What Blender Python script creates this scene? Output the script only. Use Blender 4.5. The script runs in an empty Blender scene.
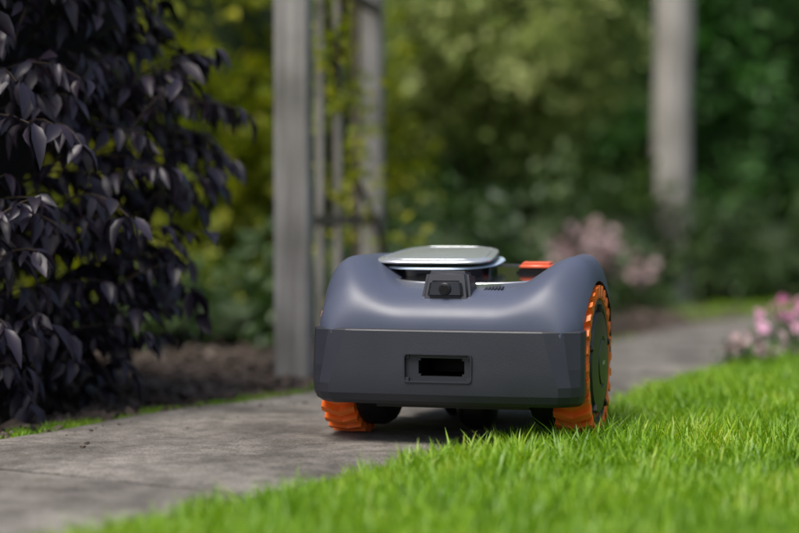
import bpy, bmesh, math, random
import numpy as np
from mathutils import Vector, Matrix, Euler, noise
random.seed(7); rng=np.random.default_rng(7)
scene=bpy.context.scene
scene.view_settings.view_transform='Standard'
scene.view_settings.look='None'
scene.view_settings.exposure=0

# ---------------------------------------------------------------- world / sun
SUN_EL=math.radians(64); SUN_AZ=math.radians(218)   # azimuth clockwise from +Y
w=bpy.data.worlds.new("World"); scene.world=w; w.use_nodes=True
nt=w.node_tree; bg=nt.nodes['Background']
sky=nt.nodes.new('ShaderNodeTexSky'); sky.sky_type='NISHITA'; sky.sun_disc=False
sky.sun_elevation=SUN_EL; sky.sun_rotation=SUN_AZ
sky.air_density=1.0; sky.dust_density=5.0; sky.ozone_density=1.2
nt.links.new(sky.outputs[0],bg.inputs[0]); bg.inputs[1].default_value=0.15
sl=bpy.data.lights.new("sun",'SUN'); sl.energy=3.4; sl.angle=math.radians(30); sl.color=(1,.97,.91)
so=bpy.data.objects.new("sun",sl); scene.collection.objects.link(so)
sd=Vector((math.sin(SUN_AZ)*math.cos(SUN_EL),math.cos(SUN_AZ)*math.cos(SUN_EL),math.sin(SUN_EL)))
so.rotation_euler=sd.to_track_quat('Z','Y').to_euler()

# ---------------------------------------------------------------- materials
def newmat(name):
    m=bpy.data.materials.new(name); m.use_nodes=True
    return m,m.node_tree,m.node_tree.nodes['Principled BSDF']
def plain(name,col,rough=.5,metal=0,coat=0,bump=0,bscale=400,var=0.0,spec=.5,rvar=0):
    m,t,b=newmat(name); N=t.nodes; L=t.links
    b.inputs['Roughness'].default_value=rough; b.inputs['Metallic'].default_value=metal
    b.inputs['Coat Weight'].default_value=coat; b.inputs['Specular IOR Level'].default_value=spec
    tc=N.new('ShaderNodeTexCoord')
    n=N.new('ShaderNodeTexNoise'); n.inputs['Scale'].default_value=14; n.inputs['Detail'].default_value=6
    L.new(tc.outputs['Object'],n.inputs['Vector'])
    r=N.new('ShaderNodeValToRGB')
    r.color_ramp.elements[0].position=.3; r.color_ramp.elements[1].position=.7
    r.color_ramp.elements[0].color=[c*(1-var) for c in col]+[1]
    r.color_ramp.elements[1].color=[c*(1+var) for c in col]+[1]
    L.new(n.outputs[0],r.inputs[0]); L.new(r.outputs[0],b.inputs['Base Color'])
    if rvar:
        mr=N.new('ShaderNodeMapRange'); mr.inputs[1].default_value=.35; mr.inputs[2].default_value=.65
        mr.inputs[3].default_value=rough-rvar; mr.inputs[4].default_value=rough+rvar
        L.new(n.outputs[0],mr.inputs[0]); L.new(mr.outputs[0],b.inputs['Roughness'])
    if bump:
        n2=N.new('ShaderNodeTexNoise'); n2.inputs['Scale'].default_value=bscale; n2.inputs['Detail'].default_value=2
        L.new(tc.outputs['Object'],n2.inputs['Vector'])
        bp=N.new('ShaderNodeBump'); bp.inputs['Strength'].default_value=bump; bp.inputs['Distance'].default_value=.001
        L.new(n2.outputs[0],bp.inputs['Height']); L.new(bp.outputs[0],b.inputs['Normal'])
    return m
def leafmat(name,cols,rough=.45,trans=.3,spec=.5,coat=0,nscale=3.0):
    m,t,b=newmat(name); N=t.nodes; L=t.links
    g=N.new('ShaderNodeNewGeometry')
    no=N.new('ShaderNodeTexNoise'); no.inputs['Scale'].default_value=nscale; no.inputs['Detail'].default_value=2
    L.new(g.outputs['Position'],no.inputs['Vector'])
    mr=N.new('ShaderNodeMapRange'); mr.inputs[1].default_value=.3; mr.inputs[2].default_value=.7; mr.inputs[3].default_value=0; mr.inputs[4].default_value=.45
    L.new(no.outputs[0],mr.inputs[0])
    mix=N.new('ShaderNodeMath'); mix.operation='MULTIPLY_ADD'
    mix.inputs[1].default_value=.55
    L.new(g.outputs['Random Per Island'],mix.inputs[0]); L.new(mr.outputs[0],mix.inputs[2])
    r=N.new('ShaderNodeValToRGB'); cr=r.color_ramp
    while len(cr.elements)<len(cols): cr.elements.new(.5)
    for i,c in enumerate(cols):
        cr.elements[i].position=i/(len(cols)-1); cr.elements[i].color=list(c)+[1]
    L.new(mix.outputs[0],r.inputs[0]); L.new(r.outputs[0],b.inputs['Base Color'])
    b.inputs['Roughness'].default_value=rough; b.inputs['Specular IOR Level'].default_value=spec
    b.inputs['Coat Weight'].default_value=coat
    if trans>0:
        tr=N.new('ShaderNodeBsdfTranslucent'); ms=N.new('ShaderNodeMixShader'); ms.inputs[0].default_value=trans
        hs=N.new('ShaderNodeHueSaturation'); hs.inputs['Value'].default_value=1.5; hs.inputs['Saturation'].default_value=1.1
        L.new(r.outputs[0],hs.inputs['Color']); L.new(hs.outputs[0],tr.inputs[0])
        out=N['Material Output']
        L.new(b.outputs[0],ms.inputs[1]); L.new(tr.outputs[0],ms.inputs[2]); L.new(ms.outputs[0],out.inputs[0])
    return m
M={}
M['grass']=leafmat('grass_blades',[(.065,.16,.006),(.135,.29,.010),(.24,.41,.016),(.40,.46,.06)],.45,.33,nscale=6)
M['purple']=leafmat('purple_leaves',[(.008,.006,.011),(.014,.011,.020),(.024,.017,.031),(.040,.026,.042)],.40,.03,.5)
M['yellowgreen']=leafmat('yellow_green_leaves',[(.09,.15,.012),(.22,.29,.015),(.40,.42,.02),(.65,.60,.05)],.5,.35)
M['olive']=leafmat('olive_leaves',[(.10,.16,.035),(.19,.27,.065),(.32,.39,.11),(.58,.60,.26)],.5,.3,nscale=2.0)
M['dark']=leafmat('dark_green_leaves',[(.024,.075,.014),(.045,.135,.024),(.07,.20,.034),(.12,.27,.055)],.45,.25)
M['lowgreen']=leafmat('low_leaves',[(.02,.05,.014),(.04,.085,.02),(.065,.115,.025),(.11,.17,.035)],.45,.25)
M['pink']=leafmat('pink_petals',[(.60,.20,.40),(.70,.32,.52),(.8,.5,.64)],.5,.3)
M['palepink']=leafmat('pale_pink_petals',[(.36,.24,.25),(.46,.33,.34),(.56,.44,.43)],.5,.3)
M['stem']=plain('stem',(.05,.035,.025),.7,var=.3)
M['gstem']=plain('green_stem',(.06,.12,.03),.6,var=.3)
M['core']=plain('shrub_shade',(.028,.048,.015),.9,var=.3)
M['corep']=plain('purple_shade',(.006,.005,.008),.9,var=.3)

def concrete():
    m,t,b=newmat('concrete'); N=t.nodes; L=t.links
    tc=N.new('ShaderNodeTexCoord')
    def no(s,d=8,r=.6):
        n=N.new('ShaderNodeTexNoise'); n.inputs['Scale'].default_value=s; n.inputs['Detail'].default_value=d; n.inputs['Roughness'].default_value=r
        L.new(tc.outputs['Object'],n.inputs['Vector']); return n
    def ramp(src,a,b_,ca,cb):
        r=N.new('ShaderNodeValToRGB'); r.color_ramp.elements[0].position=a; r.color_ramp.elements[1].position=b_
        r.color_ramp.elements[0].color=list(ca)+[1]; r.color_ramp.elements[1].color=list(cb)+[1]; L.new(src,r.inputs[0]); return r
    def mul(a,b_,f=1):
        x=N.new('ShaderNodeMix'); x.data_type='RGBA'; x.blend_type='MULTIPLY'; x.inputs[0].default_value=f
        L.new(a,x.inputs[6]); L.new(b_,x.inputs[7]); return x.outputs[2]
    big=no(4.5); r1=ramp(big.outputs[0],.38,.64,(.15,.134,.118),(.36,.33,.295))
    mid=no(28,6,.7); r2=ramp(mid.outputs[0],.38,.58,(.5,.5,.49),(1,1,1))
    fine=no(240,4,.75); r3=ramp(fine.outputs[0],.34,.60,(.38,.38,.38),(1.15,1.15,1.15))
    v=N.new('ShaderNodeTexVoronoi'); v.inputs['Scale'].default_value=110; L.new(tc.outputs['Object'],v.inputs['Vector'])
    r4=ramp(v.outputs['Distance'],.05,.28,(.45,.43,.40),(1,1,1))
    c=mul(r1.outputs[0],r2.outputs[0],.85); c=mul(c,r3.outputs[0],.85); c=mul(c,r4.outputs[0],.6)
    ms=no(9,5,.7); rm=ramp(ms.outputs[0],.58,.70,(0,0,0),(1,1,1))
    x=N.new('ShaderNodeMix'); x.data_type='RGBA'; L.new(c,x.inputs[6]); x.inputs[7].default_value=(.06,.062,.035,1)
    mm=N.new('ShaderNodeMath'); mm.operation='MULTIPLY'; mm.inputs[1].default_value=.55; L.new(rm.outputs[0],mm.inputs[0]); L.new(mm.outputs[0],x.inputs[0])
    L.new(x.outputs[2],b.inputs['Base Color']); b.inputs['Roughness'].default_value=.7; b.inputs['Specular IOR Level'].default_value=.4
    bp=N.new('ShaderNodeBump'); bp.inputs['Strength'].default_value=1; bp.inputs['Distance'].default_value=.007
    add=N.new('ShaderNodeMath'); add.operation='ADD'; L.new(mid.outputs[0],add.inputs[0])
    f2=N.new('ShaderNodeMath'); f2.operation='MULTIPLY'; f2.inputs[1].default_value=.5; L.new(fine.outputs[0],f2.inputs[0]); L.new(f2.outputs[0],add.inputs[1])
    L.new(add.outputs[0],bp.inputs['Height']); L.new(bp.outputs[0],b.inputs['Normal'])
    return m
M['concrete']=concrete()
M['soil']=plain('soil',(.045,.032,.024),.95,var=.5,bump=1,bscale=60)
M['turf']=plain('turf_base',(.07,.10,.018),.95,var=.5,bump=1,bscale=80)
M['bark']=leafmat('bark_chips',[(.02,.014,.01),(.05,.035,.025),(.09,.065,.05),(.16,.13,.11)],.8,0)
def wood(name,c1,c2):
    m,t,b=newmat(name); N=t.nodes; L=t.links
    tc=N.new('ShaderNodeTexCoord'); mp=N.new('ShaderNodeMapping'); mp.inputs['Scale'].default_value=(60,60,3)
    L.new(tc.outputs['Object'],mp.inputs[0])
    n=N.new('ShaderNodeTexNoise'); n.inputs['Scale'].default_value=1; n.inputs['Detail'].default_value=8; n.inputs['Roughness'].default_value=.65
    L.new(mp.outputs[0],n.inputs['Vector'])
    r=N.new('ShaderNodeValToRGB'); r.color_ramp.elements[0].position=.3; r.color_ramp.elements[1].position=.7
    r.color_ramp.elements[0].color=list(c1)+[1]; r.color_ramp.elements[1].color=list(c2)+[1]
    L.new(n.outputs[0],r.inputs[0])
    n2=N.new('ShaderNodeTexNoise'); n2.inputs['Scale'].default_value=5; n2.inputs['Detail'].default_value=5; L.new(tc.outputs['Object'],n2.inputs['Vector'])
    r2=N.new('ShaderNodeValToRGB'); r2.color_ramp.elements[0].position=.3; r2.color_ramp.elements[1].position=.7
    r2.color_ramp.elements[0].color=(.5,.5,.45,1); r2.color_ramp.elements[1].color=(1.1,1.08,1.05,1); L.new(n2.outputs[0],r2.inputs[0])
    x=N.new('ShaderNodeMix'); x.data_type='RGBA'; x.blend_type='MULTIPLY'; x.inputs[0].default_value=1
    L.new(r.outputs[0],x.inputs[6]); L.new(r2.outputs[0],x.inputs[7]); L.new(x.outputs[2],b.inputs['Base Color'])
    b.inputs['Roughness'].default_value=.85
    bp=N.new('ShaderNodeBump'); bp.inputs['Strength'].default_value=.6; bp.inputs['Distance'].default_value=.003
    L.new(n.outputs[0],bp.inputs['Height']); L.new(bp.outputs[0],b.inputs['Normal'])
    return m
M['wood']=wood('weathered_wood',(.25,.24,.24),(.54,.53,.525))
M['wood2']=wood('pale_wood',(.28,.265,.25),(.50,.48,.465))
M['wooddark']=wood('brown_wood',(.09,.07,.05),(.22,.18,.14))

# ---------------------------------------------------------------- helpers
def mesh_obj(name,verts,faces,mats,parent=None,link=True,smooth=None,midx=None):
    me=bpy.data.meshes.new(name); me.from_pydata([tuple(v) for v in verts],[],faces)
    for m in (mats if isinstance(mats,(list,tuple)) else [mats]): me.materials.append(m)
    if midx is not None: me.polygons.foreach_set('material_index',midx)
    if smooth is not None:
        me.polygons.foreach_set('use_smooth',[True]*len(me.polygons))
        if smooth<180: me.set_sharp_from_angle(angle=math.radians(smooth))
    me.update()
    o=bpy.data.objects.new(name,me)
    if link: scene.collection.objects.link(o)
    if parent: o.parent=parent
    return o
def empty(name,loc=(0,0,0)):
    o=bpy.data.objects.new(name,None); o.location=loc; o.empty_display_size=.1
    scene.collection.objects.link(o); return o
def scatter(name,pts,rots,scls,variants,parent=None,realize=True):
    coll=bpy.data.collections.new(name+"_source")
    for v in variants: coll.objects.link(v)
    me=bpy.data.meshes.new(name); me.from_pydata([tuple(p) for p in pts],[],[])
    a=me.attributes.new('rot','FLOAT_VECTOR','POINT'); a.data.foreach_set('vector',np.array(rots,dtype=np.float32).ravel())
    a=me.attributes.new('scl','FLOAT','POINT'); a.data.foreach_set('value',np.array(scls,dtype=np.float32).ravel())
    o=bpy.data.objects.new(name,me); scene.collection.objects.link(o)
    if parent: o.parent=parent
    ng=bpy.data.node_groups.new(name+'_gn','GeometryNodeTree')
    ng.interface.new_socket('Geometry',in_out='INPUT',socket_type='NodeSocketGeometry')
    ng.interface.new_socket('Geometry',in_out='OUTPUT',socket_type='NodeSocketGeometry')
    N=ng.nodes; L=ng.links
    gi=N.new('NodeGroupInput'); go=N.new('NodeGroupOutput')
    ip=N.new('GeometryNodeInstanceOnPoints'); ci=N.new('GeometryNodeCollectionInfo')
    ci.inputs['Collection'].default_value=coll
    ci.inputs['Separate Children'].default_value=True; ci.inputs['Reset Children'].default_value=True
    ip.inputs['Pick Instance'].default_value=True
    na=N.new('GeometryNodeInputNamedAttribute'); na.data_type='FLOAT_VECTOR'; na.inputs['Name'].default_value='rot'
    nb=N.new('GeometryNodeInputNamedAttribute'); nb.data_type='FLOAT'; nb.inputs['Name'].default_value='scl'
    L.new(gi.outputs[0],ip.inputs['Points']); L.new(ci.outputs[0],ip.inputs['Instance'])
    L.new(na.outputs['Attribute'],ip.inputs['Rotation']); L.new(nb.outputs['Attribute'],ip.inputs['Scale'])
    if realize:
        rl=N.new('GeometryNodeRealizeInstances'); L.new(ip.outputs[0],rl.inputs[0]); L.new(rl.outputs[0],go.inputs[0])
    else: L.new(ip.outputs[0],go.inputs[0])
    md=o.modifiers.new('scatter','NODES'); md.node_group=ng
    return o

# ---------------------------------------------------------------- path geometry
PR=[(-2.2,-1.2),(-.9,.8),(-.315,1.75),(-.159,2.0),(.107,2.46),(.229,2.66),(.41,3.2),(.62,3.65),(.89,4.19),(1.3,4.75),(2.2,5.5),(4,6.5),(8,8.2)]
PL=[(-2.9,-.7),(-1.45,1.15),(-.86,2.02),(-.64,2.32),(-.36,2.86),(-.239,3.03),(.01,3.5),(.22,3.9),(.485,4.38),(.9,5.25),(1.7,5.95),(3.7,7.1),(7.6,8.9)]
def catmull(P,n=12):
    P=[Vector(p) for p in P]; out=[]
    for i in range(len(P)-1):
        p0=P[max(i-1,0)];p1=P[i];p2=P[i+1];p3=P[min(i+2,len(P)-1)]
        for k in range(n):
            t=k/n
            out.append(.5*((2*p1)+(p2-p0)*t+(2*p0-5*p1+4*p2-p3)*t*t+(3*p1-p0-3*p2+p3)*t**3))
    out.append(P[-1]); return out
R=catmull(PR); Lc=catmull(PL)
Ry=np.array([p.y for p in R]); Rx=np.array([p.x for p in R]); Ly=np.array([p.y for p in Lc]); Lx=np.array([p.x for p in Lc])
def rx(y): return float(np.interp(y,Ry,Rx))
def lx(y): return float(np.interp(y,Ly,Lx))
mesh_obj('ground',[(-60,-40,-.03),(60,-40,-.03),(60,80,-.03),(-60,80,-.03)],[(0,1,2,3)],M['soil'])
joints={0,20,36,58,80,100,118,len(R)-1}
V=[];F=[]
nc=14; jl=sorted(joints)
for a,b in zip(jl[:-1],jl[1:]):
    rows=[]
    for i in range(a,b+1):
        r_=R[i];l_=Lc[i]
        if i==a: r_=r_.lerp(R[i+1],.25); l_=l_.lerp(Lc[i+1],.25)
        row=[]
        for k in range(nc+1):
            t=k/nc; p=l_.lerp(r_,t)
            jit=.012*noise.noise(Vector((p.x*9,p.y*9,3))) if k in(0,nc) else 0
            jy=.010*noise.noise(Vector((p.x*14,p.y*14,7))) if i in(a,b) else 0
            z=.003*noise.noise(Vector((p.x*4,p.y*4,0)))
            if k in (0,nc) : z-=.006
            if i in(a,b): z-=.004
            row.append(len(V)); V.append((p.x+jit,p.y+jit+jy,z))
        rows.append(row)
    for r0,r1 in zip(rows[:-1],rows[1:]):
        for k in range(nc): F.append((r0[k],r0[k+1],r1[k+1],r1[k]))
    per=rows[0]+[r[-1] for r in rows[1:]]+rows[-1][::-1][1:]+[r[0] for r in rows[::-1]][1:-1]
    base=len(V)
    for p in per: V.append((V[p][0],V[p][1],-.05))
    n=len(per)
    for i in range(n):
        j=(i+1)%n; F.append((per[j],per[i],base+i,base+j))
mesh_obj('concrete_path',V,F,M['concrete'],smooth=40)
V=[];F=[]
for i,p in enumerate(R):
    V+= [(p.x+.01,p.y,-.010),(16,p.y,-.010)]
    if i: F.append((2*i-2,2*i-1,2*i+1,2*i))
for_l=mesh_obj('lawn_ground',V,F,M['turf'])

# ---------------------------------------------------------------- grass clumps
def blade(V,F,x,y,h,wd,lean,ang,curl):
    ca,sa=math.cos(ang),math.sin(ang)
    n=3; b=len(V)
    fa=ang+math.pi/2+random.uniform(-.6,.6); wx,wy=math.cos(fa)*wd/2,math.sin(fa)*wd/2
    for k in range(n):
        t=k/n; r=lean*t+curl*t*t; z=h*(t-.25*curl/h*t*t*.5)
        ws=1-.45*t*t
        V.append((x+ca*r-wx*ws,y+sa*r-wy*ws,z)); V.append((x+ca*r+wx*ws,y+sa*r+wy*ws,z))
    r=lean+curl; V.append((x+ca*r,y+sa*r,h-.12*curl))
    F.append((b,b+1,b+3,b+2)); F.append((b+2,b+3,b+5,b+4)); F.append((b+4,b+5,b+6))
def clump(name,nb,rad,h0,h1,mat,wd=.0026):
    V=[];F=[]
    for _ in range(nb):
        a=random.uniform(0,6.283); r=rad*math.sqrt(random.random())
        h=random.uniform(h0,h1)
        blade(V,F,r*math.cos(a),r*math.sin(a),h,random.uniform(.6,1.2)*wd,random.uniform(0,.5)*h,random.uniform(0,6.283),random.uniform(0,.7)*h)
    return mesh_obj(name,V,F,mat,link=False)
gv=[clump('grass_clump',90,.045,.012,.034,M['grass'],.0023) for _ in range(6)]
pts=[];rt=[];sc=[]
def addg(x,y,s,z=-.010):
    pts.append((x,y,z)); rt.append((random.uniform(-.12,.12),random.uniform(-.12,.12),random.uniform(0,6.28))); sc.append(s)
y=1.0
while y<8:
    st=.05 if y<3.6 else .065
    x=rx(y)+.012
    while x<min(.27*y+.55,3.2):
        xx=x+random.uniform(-.02,.02); yy=y+random.uniform(-.02,.02)
        e=xx-rx(yy)
        if e>.0:
            s=random.uniform(.85,1.2)*(1+.35*noise.noise(Vector((xx*6,yy*6,0))))*(.5+.6*min(1,e/.12))
            addg(xx,yy,s)
        x+=st
    y+=st
y=5.2
while y<7.6:
    x=.85
    while x<3.4:
        if x<lx(y)-.02 and x>lx(y)-1.1: addg(x+random.uniform(-.02,.02),y+random.uniform(-.02,.02),random.uniform(.8,1.3),-.03)
        x+=.07
    y+=.07
for _ in range(240):
    y=random.uniform(2.0,4.6); 
    if noise.noise(Vector((y*3,0,5)))<-.1: continue
    addg(lx(y)-random.uniform(-.008,.05),y,random.uniform(.2,.45),-.012)
scatter('lawn_grass',pts,rt,sc,gv)
lv=[clump('grass_tuft',10,.02,.03,.055,M['grass'],.0024) for _ in range(4)]
pts=[];rt=[];sc=[]
for _ in range(500):
    y=random.uniform(1.2,5.0); x=rx(y)+abs(random.gauss(0,.4))+.01
    addg(x,y,random.uniform(.5,1.0)*(.6+.4*min(1,(x-rx(y))/.12)))
scatter('grass_tufts',pts,rt,sc,lv)

# ---------------------------------------------------------------- bark mulch
def chip(name):
    V=[];F=[]
    a,b,c=random.uniform(.010,.022),random.uniform(.005,.012),random.uniform(.003,.006)
    for z in(-c,c):
        for sx,sy in((-1,-1),(1,-1),(1,1),(-1,1)): V.append((sx*a*random.uniform(.6,1.1),sy*b*random.uniform(.5,1.1),z*random.uniform(.5,1.1)))
    F=[(3,2,1,0),(4,5,6,7),(0,1,5,4),(1,2,6,5),(2,3,7,6),(3,0,4,7)]
    return mesh_obj(name,V,F,M['bark'],link=False)
cv=[chip('bark_chip') for _ in range(8)]
pts=[];rt=[];sc=[]
for _ in range(11000):
    y=random.uniform(2.0,6.0); x=lx(y)-abs(random.gauss(0,.55))-.0
    pts.append((x,y,-.028+random.uniform(0,.02))); rt.append([random.uniform(-.5,.5),random.uniform(-.5,.5),random.uniform(0,6.28)]); sc.append(random.uniform(.5,1.2))
for _ in range(220):
    y=random.uniform(1.5,5.0); x=lx(y)+abs(random.gauss(0,.10))
    pts.append((x,y,.002)); rt.append([0,0,random.uniform(0,6.28)]); sc.append(random.uniform(.1,.3))
scatter('bark_mulch',pts,rt,sc,cv)

# ---------------------------------------------------------------- foliage
def leafpoly(V,F,o,d,up,L,W,droop=.25,fold=.25,seg=3):
    d=d.normalized(); s=d.cross(up)
    if s.length<1e-3: s=d.cross(Vector((1,0,0)))
    s.normalize(); n=s.cross(d).normalized()
    b=len(V)
    prof={2:[0,1,0],3:[0,.85,.75,0],4:[0,.75,1,.62,0]}[seg]
    for k in range(seg+1):
        t=k/seg; c=o+d*(L*t)-n*(droop*L*t*t)
        wv=prof[k]*W/2
        if k in(0,seg): V.append(c)
        else:
            V.append(c+s*wv+n*fold*wv); V.append(c); V.append(c-s*wv+n*fold*wv)
    F.append((b,b+1,b+2)); F.append((b,b+2,b+3))
    i=b+1
    for k in range(1,seg-1):
        F.append((i,i+3,i+4,i+1)); F.append((i+1,i+4,i+5,i+2)); i+=3
    F.append((i,i+3,i+1)); F.append((i+1,i+3,i+2))
def leafclump(name,n,rad,L,W,mat,droop=.3,seg=2,outward=.6):
    V=[];F=[]
    for _ in range(n):
        p=Vector([random.gauss(0,1) for _ in range(3)]).normalized()*rad*random.random()**.5
        d=(p.normalized()*outward+Vector([random.gauss(0,.6) for _ in range(3)]))
        up=Vector((random.gauss(0,.3),random.gauss(0,.3),1))
        s=random.uniform(.6,1.25)
        leafpoly(V,F,p,d,up,L*s,W*s,droop,.3,seg)
    return mesh_obj(name,V,F,mat,link=False)
def rnd_rot(t=.5): return (random.uniform(-t,t),random.uniform(-t,t),random.uniform(0,6.28))
def core_blob(name,c,r,mat,parent,k=.75):  # added dark filler blocking see-through; shaded shrub interior put into its colour
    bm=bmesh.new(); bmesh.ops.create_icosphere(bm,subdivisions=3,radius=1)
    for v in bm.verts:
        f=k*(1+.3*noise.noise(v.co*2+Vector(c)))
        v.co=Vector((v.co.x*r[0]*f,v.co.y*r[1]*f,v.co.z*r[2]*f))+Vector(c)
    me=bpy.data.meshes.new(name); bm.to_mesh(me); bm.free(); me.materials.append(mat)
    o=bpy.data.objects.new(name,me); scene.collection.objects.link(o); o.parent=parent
def tube(V,F,P,Rd,n=6):
    b=len(V)
    for i,p in enumerate(P):
        t=(P[min(i+1,len(P)-1)]-P[max(i-1,0)]).normalized()
        a=t.orthogonal().normalized(); c=t.cross(a)
        for k in range(n):
            q=2*math.pi*k/n; V.append(p+(a*math.cos(q)+c*math.sin(q))*Rd[i])
    for i in range(len(P)-1):
        for k in range(n):
            F.append((b+i*n+k,b+i*n+(k+1)%n,b+(i+1)*n+(k+1)%n,b+(i+1)*n+k))
def shrub(name,blobs,variants,density,scale=(.7,1.3),corem=None,stems=True):
    root=empty(name,(blobs[0][0][0],blobs[0][0][1],0))
    off=Vector(root.location)
    pts=[];rt=[];sc=[]
    for c,r in blobs:
        c=Vector(c)-off
        area=4*math.pi*((r[0]*r[1]+r[0]*r[2]+r[1]*r[2])/3)
        for _ in range(int(area*density)):
            d=Vector([random.gauss(0,1) for _ in range(3)]).normalized()
            f=random.uniform(.72,1.08)*(1+.35*noise.noise(d*2.3+c*3))
            p=Vector((c.x+d.x*r[0]*f,c.y+d.y*r[1]*f,c.z+d.z*r[2]*f))
            if p.z<0: continue
            if noise.noise((p+off)*5)<-.35: continue
            pts.append(p); rt.append(rnd_rot(.9)); sc.append(random.uniform(*scale))
        if corem: core_blob('shaded_core_fill',c,r,corem,root,.68)
    scatter('foliage',pts,rt,sc,variants,root)
    if stems:
        V=[];F=[]
        for c,r in blobs:
            c=Vector(c)-off
            for _ in range(7):
                a=random.uniform(0,6.28); top=Vector((c.x+math.cos(a)*r[0]*.6,c.y+math.sin(a)*r[1]*.6,c.z+r[2]*.4))
                tube(V,F,[Vector((c.x+random.uniform(-.05,.05),c.y+random.uniform(-.05,.05),-.03)),Vector((c.x+math.cos(a)*r[0]*.25,c.y+math.sin(a)*r[1]*.25,c.z*.5)),top],[.012,.008,.003])
        mesh_obj('stems',V,F,M['stem'],root,smooth=180)
    return root

yg=[leafclump('leaf_clump',30,.10,.05,.026,M['yellowgreen']) for _ in range(4)]
ol=[leafclump('leaf_clump',45,.12,.045,.022,M['olive']) for _ in range(4)]
dk=[leafclump('leaf_clump',45,.13,.055,.036,M['dark']) for _ in range(4)]
lo=[leafclump('leaf_clump',30,.08,.05,.03,M['lowgreen']) for _ in range(4)]

shrub('yellow_green_shrub',[((-.62,5.3,.80),(.42,.4,.75)),((-.28,5.6,.5),(.3,.3,.55)),((-1.2,5.6,.8),(.5,.4,.9))],yg,85,(.7,1.3),M['core'])
shrub('olive_shrub',[((.30,6.7,1.02),(.50,.45,.58)),((.0,6.9,1.3),(.5,.4,.5)),((.50,6.9,1.4),(.36,.4,.45)),((-.3,7.0,.8),(.45,.4,.8))],ol,110,(.7,1.3),M['core'])
shrub('low_green_shrub',[((-.15,4.75,.10),(.28,.22,.17)),((.12,5.2,.12),(.25,.25,.20)),((-.5,4.5,.03),(.3,.25,.09))],lo,110,(.6,1.1),M['core'],False)
shrub('groundcover_plant',[((-.62,4.9,.03),(.45,.3,.14))],yg,90,(.5,.9),M['core'],False)
shrub('low_green_shrub',[((.62,6.3,.12),(.5,.3,.28)),((1.3,6.9,.1),(.5,.3,.2))],lo,90,(.6,1.2),M['core'],False)

def hedge(name,x0,x1,y0,H,variants,dens,mat):
    root=empty(name,((x0+x1)/2,y0,0)); ox=(x0+x1)/2
    nx,nz=60,24; V=[];F=[]
    def off(x,z): return .22*noise.noise(Vector((x*1.3,z*1.5,y0)))+.1*noise.noise(Vector((x*4,z*4,y0)))
    for i in range(nx+1):
        for j in range(nz+1):
            x=x0+(x1-x0)*i/nx; z=-.03+(H+.03)*j/nz
            V.append((x-ox,off(x,z)+.12+(.3*max(0,z/H-.8)),z))
    for i in range(nx):
        for j in range(nz):
            a=i*(nz+1)+j; F.append((a,a+nz+1,a+nz+2,a+1))
    b=len(V)
    V+=[(x0-ox,.9,-.03),(x1-ox,.9,-.03),(x1-ox,.9,H),(x0-ox,.9,H)]; F.append((b+1,b,b+3,b+2))
    t=[i*(nz+1)+nz for i in range(nx+1)]; F.append(tuple([b+3]+t+[b+2]))
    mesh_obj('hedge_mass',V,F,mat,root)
    pts=[];rt=[];sc=[]
    for _ in range(int((x1-x0)*H*dens)):
        x=random.uniform(x0,x1); z=H*random.random()
        if noise.noise(Vector((x*3,z*3,9)))<-.38: continue
        pts.append((x-ox,off(x,z)+random.uniform(-.1,.08),z)); rt.append(rnd_rot(.9)); sc.append(random.uniform(.7,1.4))
    for _ in range(int((x1-x0)*dens*.5)):
        pts.append((random.uniform(x0,x1)-ox,random.uniform(0,.8),H+random.uniform(-.05,.1))); rt.append(rnd_rot(.9)); sc.append(random.uniform(.8,1.5))
    scatter('foliage',pts,rt,sc,variants,root)
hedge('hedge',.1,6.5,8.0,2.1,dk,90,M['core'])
hedge('hedge',-6,.3,8.8,2.1,dk+ol[:2],75,M['core'])

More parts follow.
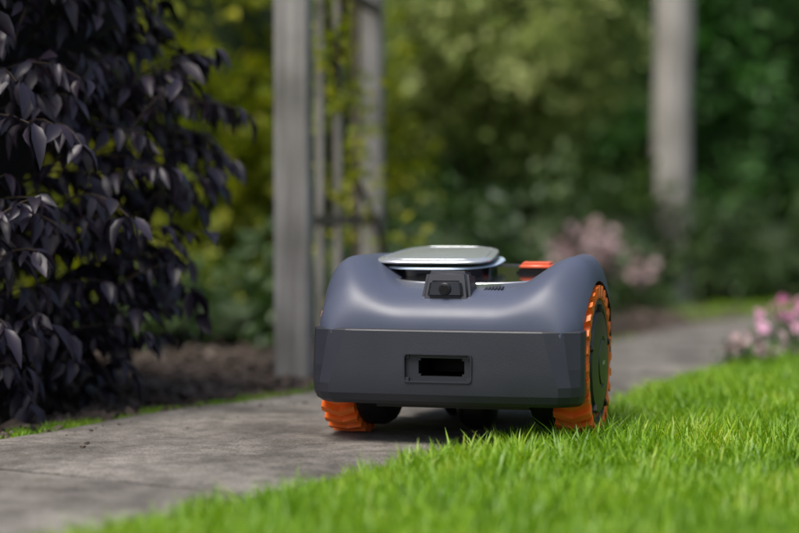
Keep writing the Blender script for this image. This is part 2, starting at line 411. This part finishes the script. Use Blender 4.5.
# ---------------------------------------------------------------- purple-leaved shrub
pl=[]
for _ in range(10):
    V=[];F=[]
    L=random.uniform(.038,.058)
    leafpoly(V,F,Vector((0,0,0)),Vector((1,0,0)),Vector((0,0,1)),L,L*random.uniform(.34,.48),random.uniform(.15,.6),random.uniform(.2,.7),4)
    pl.append(mesh_obj('purple_leaf',V,F,M['purple'],link=False,smooth=180))
root=empty('purple_leaved_shrub',(-.85,2.98,0))
pts=[];rt=[];sc=[];SV=[];SF=[]
def radius_at(z):
    zz=[-.1,.05,.15,.22,.32,.42,.5,.65,.9,1.1,1.3]; rr=[.40,.42,.46,.53,.57,.55,.50,.49,.52,.42,.1]
    return float(np.interp(z,zz,rr))
for t in range(1350):
    a=random.uniform(0,6.28)
    z=random.uniform(.02,1.2); rad=radius_at(z)*(1+.16*noise.noise(Vector((math.cos(a)*2,math.sin(a)*2,z*5))))
    rad*=random.uniform(.66,1.08)
    tip=Vector((math.cos(a)*rad,math.sin(a)*rad*.9,z))
    out=Vector((math.cos(a),math.sin(a),0))
    length=random.uniform(.14,.24)
    start=tip-out*length*.75+Vector((random.gauss(0,.03),random.gauss(0,.03),-random.uniform(-.03,.12)))
    mid=(start+tip)/2+Vector((0,0,.035))
    P=[]
    for k in range(6):
        q=k/5; P.append(start*(1-q)**2+mid*2*q*(1-q)+tip*q*q)
    tube(SV,SF,P,[.0022,.002,.0018,.0015,.0012,.0008],4)
    for k in range(1,6):
        dr=(P[k]-P[k-1]).normalized()
        sides=(1,-1) if k<5 else (1,-1,0)
        for s in sides:
            side=dr.cross(Vector((0,0,1))).normalized()
            d=dr*(.6 if s else 1)+side*s*.8+Vector((random.gauss(0,.25),random.gauss(0,.25),-random.uniform(.3,1.3)))
            d.normalize()
            q=d.to_track_quat('X','Z'); e=(q@Euler((random.gauss(0,.5),0,0)).to_quaternion()).to_euler()
            if P[k].z<.01: continue
            pts.append(P[k]+Vector((random.gauss(0,.006),random.gauss(0,.006),0))); rt.append(tuple(e)); sc.append(random.uniform(.55,1.1))
for _ in range(16):
    a=random.uniform(0,6.28); r=random.uniform(.1,.4); z=random.uniform(.5,1.1)
    b0=Vector((random.uniform(-.15,.2),random.uniform(-.2,.15),-.03)); b2=Vector((math.cos(a)*r,math.sin(a)*r,z)); b1=b0.lerp(b2,.5)+Vector((0,0,.12))
    P=[b0*(1-q)**2+b1*2*q*(1-q)+b2*q*q for q in [k/7 for k in range(8)]]
    tube(SV,SF,P,[.009-.0008*k for k in range(8)],6)
scatter('foliage',pts,rt,sc,pl,root)
mesh_obj('stems',SV,SF,M['stem'],root,smooth=180)
core_blob('shaded_core_fill',(0,.06,.62),(.5,.48,.66),M['corep'],root,.72)

# ---------------------------------------------------------------- timber arch
def boxobj(name,c,s,mat,parent,rot=(0,0,0),bev=.003):
    bm=bmesh.new(); bmesh.ops.create_cube(bm,size=1)
    bmesh.ops.scale(bm,vec=s,verts=bm.verts)
    if bev: bmesh.ops.bevel(bm,geom=bm.edges[:],offset=bev,segments=2,affect='EDGES')
    me=bpy.data.meshes.new(name); bm.to_mesh(me); bm.free(); me.materials.append(mat)
    o=bpy.data.objects.new(name,me); scene.collection.objects.link(o); o.parent=parent; o.location=c; o.rotation_euler=rot
    return o
arch=empty('garden_arch',(-.197,3.5,0)); arch.rotation_euler=(0,0,math.radians(-9.5))
H=2.1
boxobj('post_front_a',(0,0,H/2-.05),(.062,.055,H+.1),M['wood'],arch)
boxobj('post_rear_a',(0,.82,H/2-.05),(.045,.05,H+.1),M['wood'],arch)
boxobj('post_front_b',(-1.15,0,H/2-.05),(.062,.055,H+.1),M['wood'],arch)
boxobj('post_rear_b',(-1.15,.82,H/2-.05),(.045,.05,H+.1),M['wood'],arch)
for sx,tag in((0,'a'),(-1.15,'b')):
    for i,yy in enumerate((.24,.42,.62)):
        boxobj(f'lattice_upright_{tag}{i}',(sx,yy,H/2),(.014,.02,H-.1),M['wood2'] if i!=2 else M['wooddark'],arch,bev=.001)
    for i,zz in enumerate((.28,.75,1.2,1.65)):
        boxobj(f'lattice_rail_{tag}{i}',(sx+.019,.41,zz),(.018,.756,.02),M['wooddark'],arch,bev=.001)
for i,yy in enumerate((0,.82)):
    boxobj(f'top_beam_{i}',(-.575,yy,H+.05),(1.5,.05,.09),M['wood'],arch)
for i in range(6):
    boxobj(f'top_slat_{i}',(-1.15+.23*i,.41,H+.112),(.04,1.1,.03),M['wood'],arch)
cl=[leafclump('climber_leaf_clump',14,.06,.045,.022,M['yellowgreen']) for _ in range(3)]
pts=[];rt=[];sc=[];V=[];F=[]
P=[]
for k in range(60):
    q=k/59; P.append(Vector((.03+.03*math.sin(q*21),.42+.25*math.sin(q*9+1),q*2.1)))
tube(V,F,P,[.008-.004*k/59 for k in range(60)],6)
P2=[Vector((-.02+.03*math.sin(k*.5+2),.5+.2*math.cos(k*.21),k/40*2.1)) for k in range(41)]
tube(V,F,P2,[.006]*41,6)
for p in P+P2+P:
    if random.random()<.5:
        pts.append(p+Vector((random.gauss(0,.04),random.gauss(0,.09),random.gauss(0,.04)))); rt.append(rnd_rot(.9)); sc.append(random.uniform(.5,.9))
vine=empty('climbing_vine',(-.197,3.5,0)); vine.rotation_euler=arch.rotation_euler
mesh_obj('vine_stems',V,F,M['stem'],vine,smooth=180)
scatter('vine_foliage',pts,rt,sc,cl,vine)

V=[];F=[];P=[];Rr=[]
for k in range(30):
    z=-.05+k*.09; P.append(Vector((.004*math.sin(k*.7),.004*math.cos(k*.5),z))); Rr.append(.064+.002*math.sin(k*1.3)-.0002*k)
tube(V,F,P,Rr,20); F.append(tuple(range(len(V)-20,len(V))))
o=mesh_obj('timber_pole',V,F,M['wood2'],smooth=60); o.location=(.91,6.3,0)

# ---------------------------------------------------------------- pink flowers
def flower(name,mat,r,npet=5,cols=None,nb=1,spread=0):
    V=[];F=[]
    for _ in range(nb):
        c=Vector((random.gauss(0,spread),random.gauss(0,spread),random.gauss(0,spread)))
        ax=Vector((random.gauss(0,.6),random.gauss(0,.6)-.6,.8)).normalized(); u=ax.orthogonal().normalized(); v=ax.cross(u)
        for k in range(npet):
            a=2*math.pi*k/npet; d=(u*math.cos(a)+v*math.sin(a))+ax*.25
            leafpoly(V,F,c,d,ax,r,r*.8,.3,.1,3)
    return mesh_obj(name,V,F,mat,link=False)
def flowering(name,loc,rad,h,mat,nfl,r,nb,spread,leafn,lean=0):
    root=empty(name,loc)
    fv=[flower('blossom',mat,r,5,None,nb,spread) for _ in range(4)]
    pts=[];rt=[];sc=[];V=[];F=[]
    for _ in range(nfl):
        a=random.uniform(0,6.28); q=rad*math.sqrt(random.random())
        p=Vector((q*math.cos(a),q*math.sin(a),h*random.uniform(.6,1.1)*(1-.3*(q/rad)**2)))
        pts.append(p); rt.append(rnd_rot(.3)); sc.append(random.uniform(.7,1.2))
        tube(V,F,[Vector((p.x*.4,p.y*.4,-.02)),Vector((p.x*.8,p.y*.8,p.z*.6)),p],[.0025,.002,.0015],5)
    scatter('blossoms',pts,rt,sc,fv,root)
    mesh_obj('stems',V,F,M['gstem'],root,smooth=180)
    pts=[];rt=[];sc=[]
    for _ in range(leafn):
        a=random.uniform(0,6.28); q=rad*math.sqrt(random.random())
        pts.append((q*math.cos(a),q*math.sin(a),h*random.uniform(.0,.6)*(1-.5*(q/rad)**2))); rt.append(rnd_rot(.8)); sc.append(random.uniform(.3,.6))
    scatter('foliage',pts,rt,sc,lo,root)
flowering('pink_flowering_plant',(.70,3.60,0),.085,.068,M['palepink'],16,.012,2,.008,5)
flowering('pink_flowering_plant',(.835,3.85,0),.09,.12,M['pink'],22,.014,3,.009,9)
flowering('pink_hydrangea',(.54,5.75,0),.13,.25,M['palepink'],8,.018,14,.03,50)
flowering('pink_hydrangea',(.76,6.0,0),.12,.15,M['palepink'],4,.018,12,.028,40)

# ================================================================ ROBOT MOWER
mw=empty('robot_lawn_mower',(.056,2.40,0)); mw.rotation_euler=(0,0,math.radians(-15))
G=plain('mower_grey_plastic',(.072,.084,.128),.42,var=.04,bump=.12,bscale=900,rvar=.03)
D=plain('mower_dark_plastic',(.021,.023,.032),.45,var=.06,bump=.25,bscale=900,rvar=.04)
K=plain('mower_black',(.008,.008,.010),.45,var=.1)
KG=plain('mower_gloss_black',(.008,.008,.010),.15,var=.1,coat=.3)
O=plain('orange_rubber',(.85,.17,.02),.5,var=.15,bump=.3,bscale=300)
RB=plain('red_button',(.72,.13,.06),.35,var=.05)
S=plain('silver_lid',(.50,.53,.57),.20,metal=.55,var=.03)
SR=plain('silver_trim',(.55,.57,.6),.3,metal=.9)
WB=plain('light_band',(.50,.62,.75),.25,var=.03)
HB=plain('hub_plastic',(.018,.022,.020),.42,var=.1)
def sm(a,b,x):
    t=min(1,max(0,(x-a)/(b-a))); return t*t*(3-2*t)
WC=(.128,.101)
NT=52
def section(Y):
    Wd=np.interp(Y,[0,.006,.02,.03,.05,.07,.10,.15,.22,.30,.38,.44,.46],[.150,.160,.171,.175,.180,.183,.186,.187,.183,.165,.145,.12,.09])
    q=min(1,Y/.125); e=math.sqrt(max(0,1-(1-q)**2)); 
    q2=min(1,Y/.080); e2=math.sqrt(max(0,1-(1-q2)**2))
    back=1-sm(.27,.46,Y)*.45
    Fh=.152+(.240-.152)*e; C=.152+(.198-.152)*e2+.008*sm(.08,.25,Y)
    Fh=max(Fh,C)
    Fh=.1+(Fh-.1)*back; C=.1+(C-.1)*back
    loop=[]; zlow=.125 if Y>.035 else .14
    zlow=min(zlow,C-.005)
    k1=sm(.005,.08,Y); st=.64+.14*k1; ex=2.1+.5*k1
    for k in range(NT+1):
        t=-1+2*k/NT; s=math.sin(t*math.pi/2); a=abs(s)
        z=C+(Fh-C)*sm(.36,.80,a)
        if a>st:
            r=(a-st)/(1-st); z=zlow+(z-zlow)*max(0,1-r**ex)**(1/ex)
        loop.append((Wd*s,Y,z))
    zb=.058
    loop+= [(Wd,Y,.10),(Wd-.006,Y,zb),(0,Y,zb),(-Wd+.006,Y,zb),(-Wd,Y,.10)]
    return loop
Ys=[.0,.0015,.004,.008,.013,.02,.028,.037,.048,.06,.075,.09,.105,.125,.15,.18,.21,.25,.29,.33,.37,.40,.43,.45,.46]
V=[];F=[]
for Y in Ys: V+=section(Y)
n=len(section(0))
for i in range(len(Ys)-1):
    for k in range(n):
        F.append((i*n+k,i*n+(k+1)%n,(i+1)*n+(k+1)%n,(i+1)*n+k))
F.append(tuple(range(n))[::-1]); F.append(tuple(range((len(Ys)-1)*n,len(Ys)*n)))
shell=mesh_obj('upper_shell',V,F,[G,K],mw,smooth=50)
def fixn(o):
    bm=bmesh.new(); bm.from_mesh(o.data); bmesh.ops.recalc_face_normals(bm,faces=bm.faces); bm.to_mesh(o.data); bm.free()
fixn(shell)
def lathe(name,prof,axis_x0,mats,parent,n=64,loc=(0,0,0),midx=None,sm_=35,link=True):
    V=[];F=[];MI=[]
    for x,r in prof:
        for k in range(n):
            a=2*math.pi*k/n; V.append((x,r*math.cos(a),r*math.sin(a)))
    for i in range(len(prof)-1):
        for k in range(n): F.append((i*n+k,i*n+(k+1)%n,(i+1)*n+(k+1)%n,(i+1)*n+k)); MI.append(midx[i] if midx else 0)
    F.append(tuple(range(n))); MI.append(midx[0] if midx else 0)
    F.append(tuple(range((len(prof)-1)*n,len(prof)*n))[::-1]); MI.append(midx[-1] if midx else 0)
    o=mesh_obj(name,V,F,mats,parent,link=link,smooth=sm_,midx=MI); fixn(o); o.location=loc
    return o
def boolean(o,cutters,ang=38):
    for c in cutters:
        md=o.modifiers.new('b','BOOLEAN'); md.operation='DIFFERENCE'; md.solver='EXACT'; md.object=c
    bpy.context.view_layer.update()
    dg=bpy.context.evaluated_depsgraph_get()
    me=bpy.data.meshes.new_from_object(o.evaluated_get(dg)); o.modifiers.clear(); o.data=me
    me.polygons.foreach_set('use_smooth',[True]*len(me.polygons)); me.set_sharp_from_angle(angle=math.radians(ang))
def cutcyl(s):
    return lathe('cut',[(.126*s,.1065),(.25*s,.1065)],0,[G,K],mw,64,(0,WC[0],WC[1]),midx=[1])
def bump_loop(z,inset,xc,W):
    yf=-.016+inset
    xs=[0,.03,.06,.09,.115]
    half=[(x,yf+.003*(x/.13)**2) for x in xs]+[(xc,yf+.004),(xc+(W-xc)*.5,yf+.013),(W-.005,yf+.0235),(W-.0012,yf+.031),(W,yf+.040),(W,.07)]
    left=[(-x,y,z) for x,y in half[::-1] if x>0]
    return left+[(x,y,z) for x,y in half]
levels=[(.1488,.014,.128,.175),(.1485,.0085,.128,.1770),(.1475,.0065,.128,.1785),(.146,.0055,.129,.179),(.100,.001,.142,.1798),(.078,.0,.150,.1798),(.066,.001,.150,.179),(.057,.005,.148,.176),(.052,.012,.145,.171)]
V=[];F=[]
for z,i_,xc,W in levels: V+=bump_loop(z,i_,xc,W)
n=len(bump_loop(.1,0,.14,.17))
for i in range(len(levels)-1):
    for k in range(n): F.append((i*n+k,i*n+(k+1)%n,(i+1)*n+(k+1)%n,(i+1)*n+k))
F.append(tuple(range(n))); F.append(tuple(range((len(levels)-1)*n,len(levels)*n))[::-1])
bumper=mesh_obj('front_bumper',V,F,[D,K],mw,smooth=9); fixn(bumper)
def rbox(name,c,s,mats,parent,bev,seg=3,mi=0,axis_only_y=False,rot=(0,0,0),taper=None):
    bm=bmesh.new(); bmesh.ops.create_cube(bm,size=1); bmesh.ops.scale(bm,vec=s,verts=bm.verts)
    if taper:
        for v in bm.verts: taper(v)
    if axis_only_y: ed=[e for e in bm.edges if abs((e.verts[0].co-e.verts[1].co).normalized().y)>.9]
    else: ed=bm.edges[:]
    if bev: bmesh.ops.bevel(bm,geom=ed,offset=bev,segments=seg,affect='EDGES')
    for f in bm.faces: f.material_index=mi
    me=bpy.data.meshes.new(name); bm.to_mesh(me); bm.free()
    for m in mats: me.materials.append(m)
    me.polygons.foreach_set('use_smooth',[True]*len(me.polygons)); me.set_sharp_from_angle(angle=math.radians(40))
    o=bpy.data.objects.new(name,me); scene.collection.objects.link(o); o.parent=parent; o.location=c; o.rotation_euler=rot
    return o
wc=[cutcyl(1),cutcyl(-1)]
op1=rbox('cut',(-.004,-.02,.100),(.086,.018,.034),[D,K],mw,.005,4,0,True)
op2=rbox('cut',(0,0,.101),(.060,.13,.023),[D,K],mw,.003,4,1,True)
boolean(shell,wc+[op2]); boolean(bumper,wc+[op1,op2],9)
for c in wc+[op1,op2]: bpy.data.objects.remove(c)
def ringrect(name,w_,h_,th,dep,c,mat):
    V=[];F=[]
    def rr(w,h,r,y):
        out=[]
        for cx,cz,a0 in((w/2-r,h/2-r,0),(-w/2+r,h/2-r,90),(-w/2+r,-h/2+r,180),(w/2-r,-h/2+r,270)):
            for k in range(6): 
                a=math.radians(a0+90*k/5); out.append((cx+r*math.cos(a),y,cz+r*math.sin(a)))
        return out
    loops=[rr(w_,h_,.005,dep),rr(w_,h_,.005,0),rr(w_-2*th,h_-2*th,.004,0),rr(w_-2*th,h_-2*th,.004,dep)]
    for l in loops: V+=l
    n=24
    for i in range(3):
        for k in range(n): F.append((i*n+k,i*n+(k+1)%n,(i+1)*n+(k+1)%n,(i+1)*n+k))
    o=mesh_obj(name,V,F,mat,mw,smooth=30); fixn(o); o.location=c
ringrect('opening_frame',.089,.037,.0016,.01,(-.004,-.0172,.100),D)
def wheel(s,tag):
    x0=.134; x1=.180 if s>0 else .177
    root=empty('wheel_'+tag); root.parent=mw; root.location=(0,WC[0],WC[1])
    prof=[(x0,.070),(x0,.086),(x0+.003,.0920),(x1-.003,.0920),(x1,.090),(x1,.0845),(x1-.004,.083)]
    lathe('tread_band',[(x*s,r) for x,r in prof],0,[O],root,72)
    hub=[(x1-.02,.0840),(x1-.003,.0835),(x1-.0005,.081),(x1-.0005,.076),(x1-.004,.074),(x1-.004,.068),(x1+.001,.066),(x1+.003,.050),(x1+.004,.034),(x1+.0025,.033),(x1+.0025,.030),(x1+.005,.029),(x1+.0055,.012)]
    lathe('hub_disc',[(x*s,r) for x,r in hub],0,[HB],root,72)
    lathe('inner_motor_hub',[(x*s,r) for x,r in [(.092,.02),(.094,.07),(.100,.084),(.110,.090),(.133,.090)]],0,[K],root,48)
    V=[];F=[]
    nl=28
    for k in range(nl):
        a=2*math.pi*k/nl; da=2*math.pi/nl*.26; sh=2*math.pi/nl*.5
        def P(x,r,aa): return (x*s,r*math.cos(aa),r*math.sin(aa))
        for (xa,xb,sa,sb) in((x0-.001,(x0+x1)/2,0,sh),((x0+x1)/2,x1+.0010,sh,0)):
            b=len(V)
            for x,ss in((xa,sa),(xb,sb)):
                V+= [P(x,.087,a+ss-da*1.1),P(x,.087,a+ss+da*1.1),P(x,.1010,a+ss+da*.75),P(x,.1010,a+ss-da*.75)]
            for f in((0,1,2,3),(7,6,5,4),(0,4,5,1),(1,5,6,2),(2,6,7,3),(3,7,4,0)): F.append(tuple(b+i for i in f))
    o=mesh_obj('tread_lugs',V,F,O,root); fixn(o)
    for k in range(5):
        a=math.radians(90+72*k)
        b=rbox(f'hub_rib_{k}',((x1+.0005)*s,.071*math.cos(a),.071*math.sin(a)),(.006,.010,.006),[HB],root,.001,2,rot=(a,0,0))
    for k in range(6):
        rbox(f'hub_mark_{k}',((x1+.0058)*s,-.008+k*.0032,-.001+.0007*(k%2)),(.0006,.0018,.005 if k%3 else .0034),[SR],root,0)
    return root
wheel(1,'right'); wheel(-1,'left')
rbox('chassis',(0,.22,.058),(.22,.36,.03),[K],mw,.008)
def caster(loc,r,w_,tag):
    c=empty('caster_'+tag); c.parent=mw; c.location=loc
    lathe('caster_tyre',[(-w_/2,.01),(-w_/2+.002,r*.6),(-w_/2+.010,r*.9),(-w_*.2,r),(w_*.2,r),(w_/2-.010,r*.9),(w_/2-.002,r*.6),(w_/2,.01)],0,[K],c,40,sm_=60)
    rbox('caster_fork',(0,.0,r*.75),(.014,.02,r*.9),[K],c,.003)
caster((.0,.20,.033),.033,.055,'a'); caster((-.07,.36,.030),.030,.04,'b'); caster((.07,.36,.030),.030,.04,'c')
lathe('blade_disc',[(0,.07),(.006,.068)],0,[K],mw,40,(0,.24,.04)).rotation_euler=(0,math.pi/2,0)
def ovaldisc(name,c,rxx,ryy,h,mat,tilt,ex=2.3,n=72,bev=.0015,inner=None):
    V=[];F=[]
    def ring(k_,z,dx=0):
        out=[]
        for i in range(n):
            a=2*math.pi*i/n; cx=math.copysign(abs(math.cos(a))**(2/ex),math.cos(a)); sy=math.copysign(abs(math.sin(a))**(2/ex),math.sin(a))
            out.append(((rxx-k_)*cx,(ryy-k_)*sy,z))
        return out
    loops=[ring(0,0),ring(0,h-bev),ring(bev,h)]
    if inner: loops+= [ring(inner,h),ring(inner,0)]
    for l in loops: V+=l
    for i in range(len(loops)-1):
        for k in range(n): F.append((i*n+k,i*n+(k+1)%n,(i+1)*n+(k+1)%n,(i+1)*n+k))
    if not inner: F.append(tuple(range(n))); F.append(tuple(range((len(loops)-1)*n,len(loops)*n)))
    o=mesh_obj(name,V,F,mat,mw,smooth=40); fixn(o); o.location=c; o.rotation_euler=tilt; return o
T=(math.radians(5),0,0)
ovaldisc('top_deck',(.003,.185,.1965),.118,.108,.0165,KG,T)
ovaldisc('deck_trim_ring',(.003,.185,.1983),.1195,.1098,.0165,SR,T,inner=.0030)
ovaldisc('lid_pedestal',(-.050,.215,.205),.072,.078,.024,KG,T)
ovaldisc('status_light_band',(-.050,.212,.2275),.0815,.084,.0024,WB,T,ex=2.8)
def lid():
    n=96; V=[];F=[]
    def ring(k_,zf):
        out=[]
        for i in range(n):
            a=2*math.pi*i/n; e=2/4.2
            cx=math.copysign(abs(math.cos(a))**e,math.cos(a)); sy=math.copysign(abs(math.sin(a))**e,math.sin(a))
            X=.087*cx*(1-k_); Yv=.086*sy*(1-k_)
            X*=1-.24*(Yv/.086+1)/2
            out.append((X,Yv,zf))
        return out
    loops=[ring(.03,0),ring(0,.0015),ring(0,.003),ring(.012,.0045),ring(.10,.0062),ring(.11,.0052),ring(.125,.0052),ring(.135,.0062),ring(.5,.0080),ring(.9,.0084)]
    for l in loops: V+=l
    MI=[]
    for i in range(len(loops)-1):
        for k in range(n): F.append((i*n+k,i*n+(k+1)%n,(i+1)*n+(k+1)%n,(i+1)*n+k)); MI.append(1 if i<1 else 0)
    F.append(tuple(range(n))); MI.append(1); F.append(tuple(range((len(loops)-1)*n,len(loops)*n))); MI.append(0)
    o=mesh_obj('top_lid',V,F,[S,KG],mw,smooth=25,midx=MI); fixn(o); o.location=(-.053,.215,.2352); o.rotation_euler=(math.radians(5.5),0,0)
lid()
def tap(v):
    if v.co.z>0: v.co.x*=.80; v.co.y=v.co.y*.9+.004
rbox('camera_housing',(-.004,.052,.199),(.068,.050,.044),[D],mw,.005,3,taper=tap,rot=(math.radians(-6),0,0))
def tap2(v):
    if v.co.z>0: v.co.x*=.86
rbox('camera_window',(-.004,.0275,.199),(.048,.006,.022),[KG],mw,.003,3,taper=tap2,rot=(math.radians(-8),0,0))
for r,dx,m,nm in((.0080,0,K,'lens_barrel'),(.0058,-.0016,KG,'lens_glass')):
    o=lathe(nm,[(0,r),(.003,r),(.004,r*.85)],0,[m],mw,36,(-.004,.0252+dx*.9,.199)); o.rotation_euler=(0,0,-math.pi/2)
rbox('stop_button',(.080,.215,.2240),(.046,.030,.010),[RB],mw,.004,3,rot=T)
rbox('button_base',(.080,.215,.2165),(.052,.036,.010),[KG],mw,.003,2,rot=T)
for k in range(6):
    rbox(f'vent_slot_{k}',(.040+.0045*k,.068,.1975+.0003*k),(.002,.014,.002),[K],mw,0,rot=(math.radians(12),0,0))
# ---------------------------------------------------------------- camera
cd=bpy.data.cameras.new('camera'); cam=bpy.data.objects.new('camera',cd); scene.collection.objects.link(cam); scene.camera=cam
cam.location=(0,0,.30); cam.rotation_euler=(math.radians(90-1.70),0,0)
cd.lens=85; cd.sensor_width=36; cd.clip_end=300; cd.clip_start=.05
cd.dof.use_dof=True; cd.dof.focus_distance=2.42; cd.dof.aperture_fstop=2.2
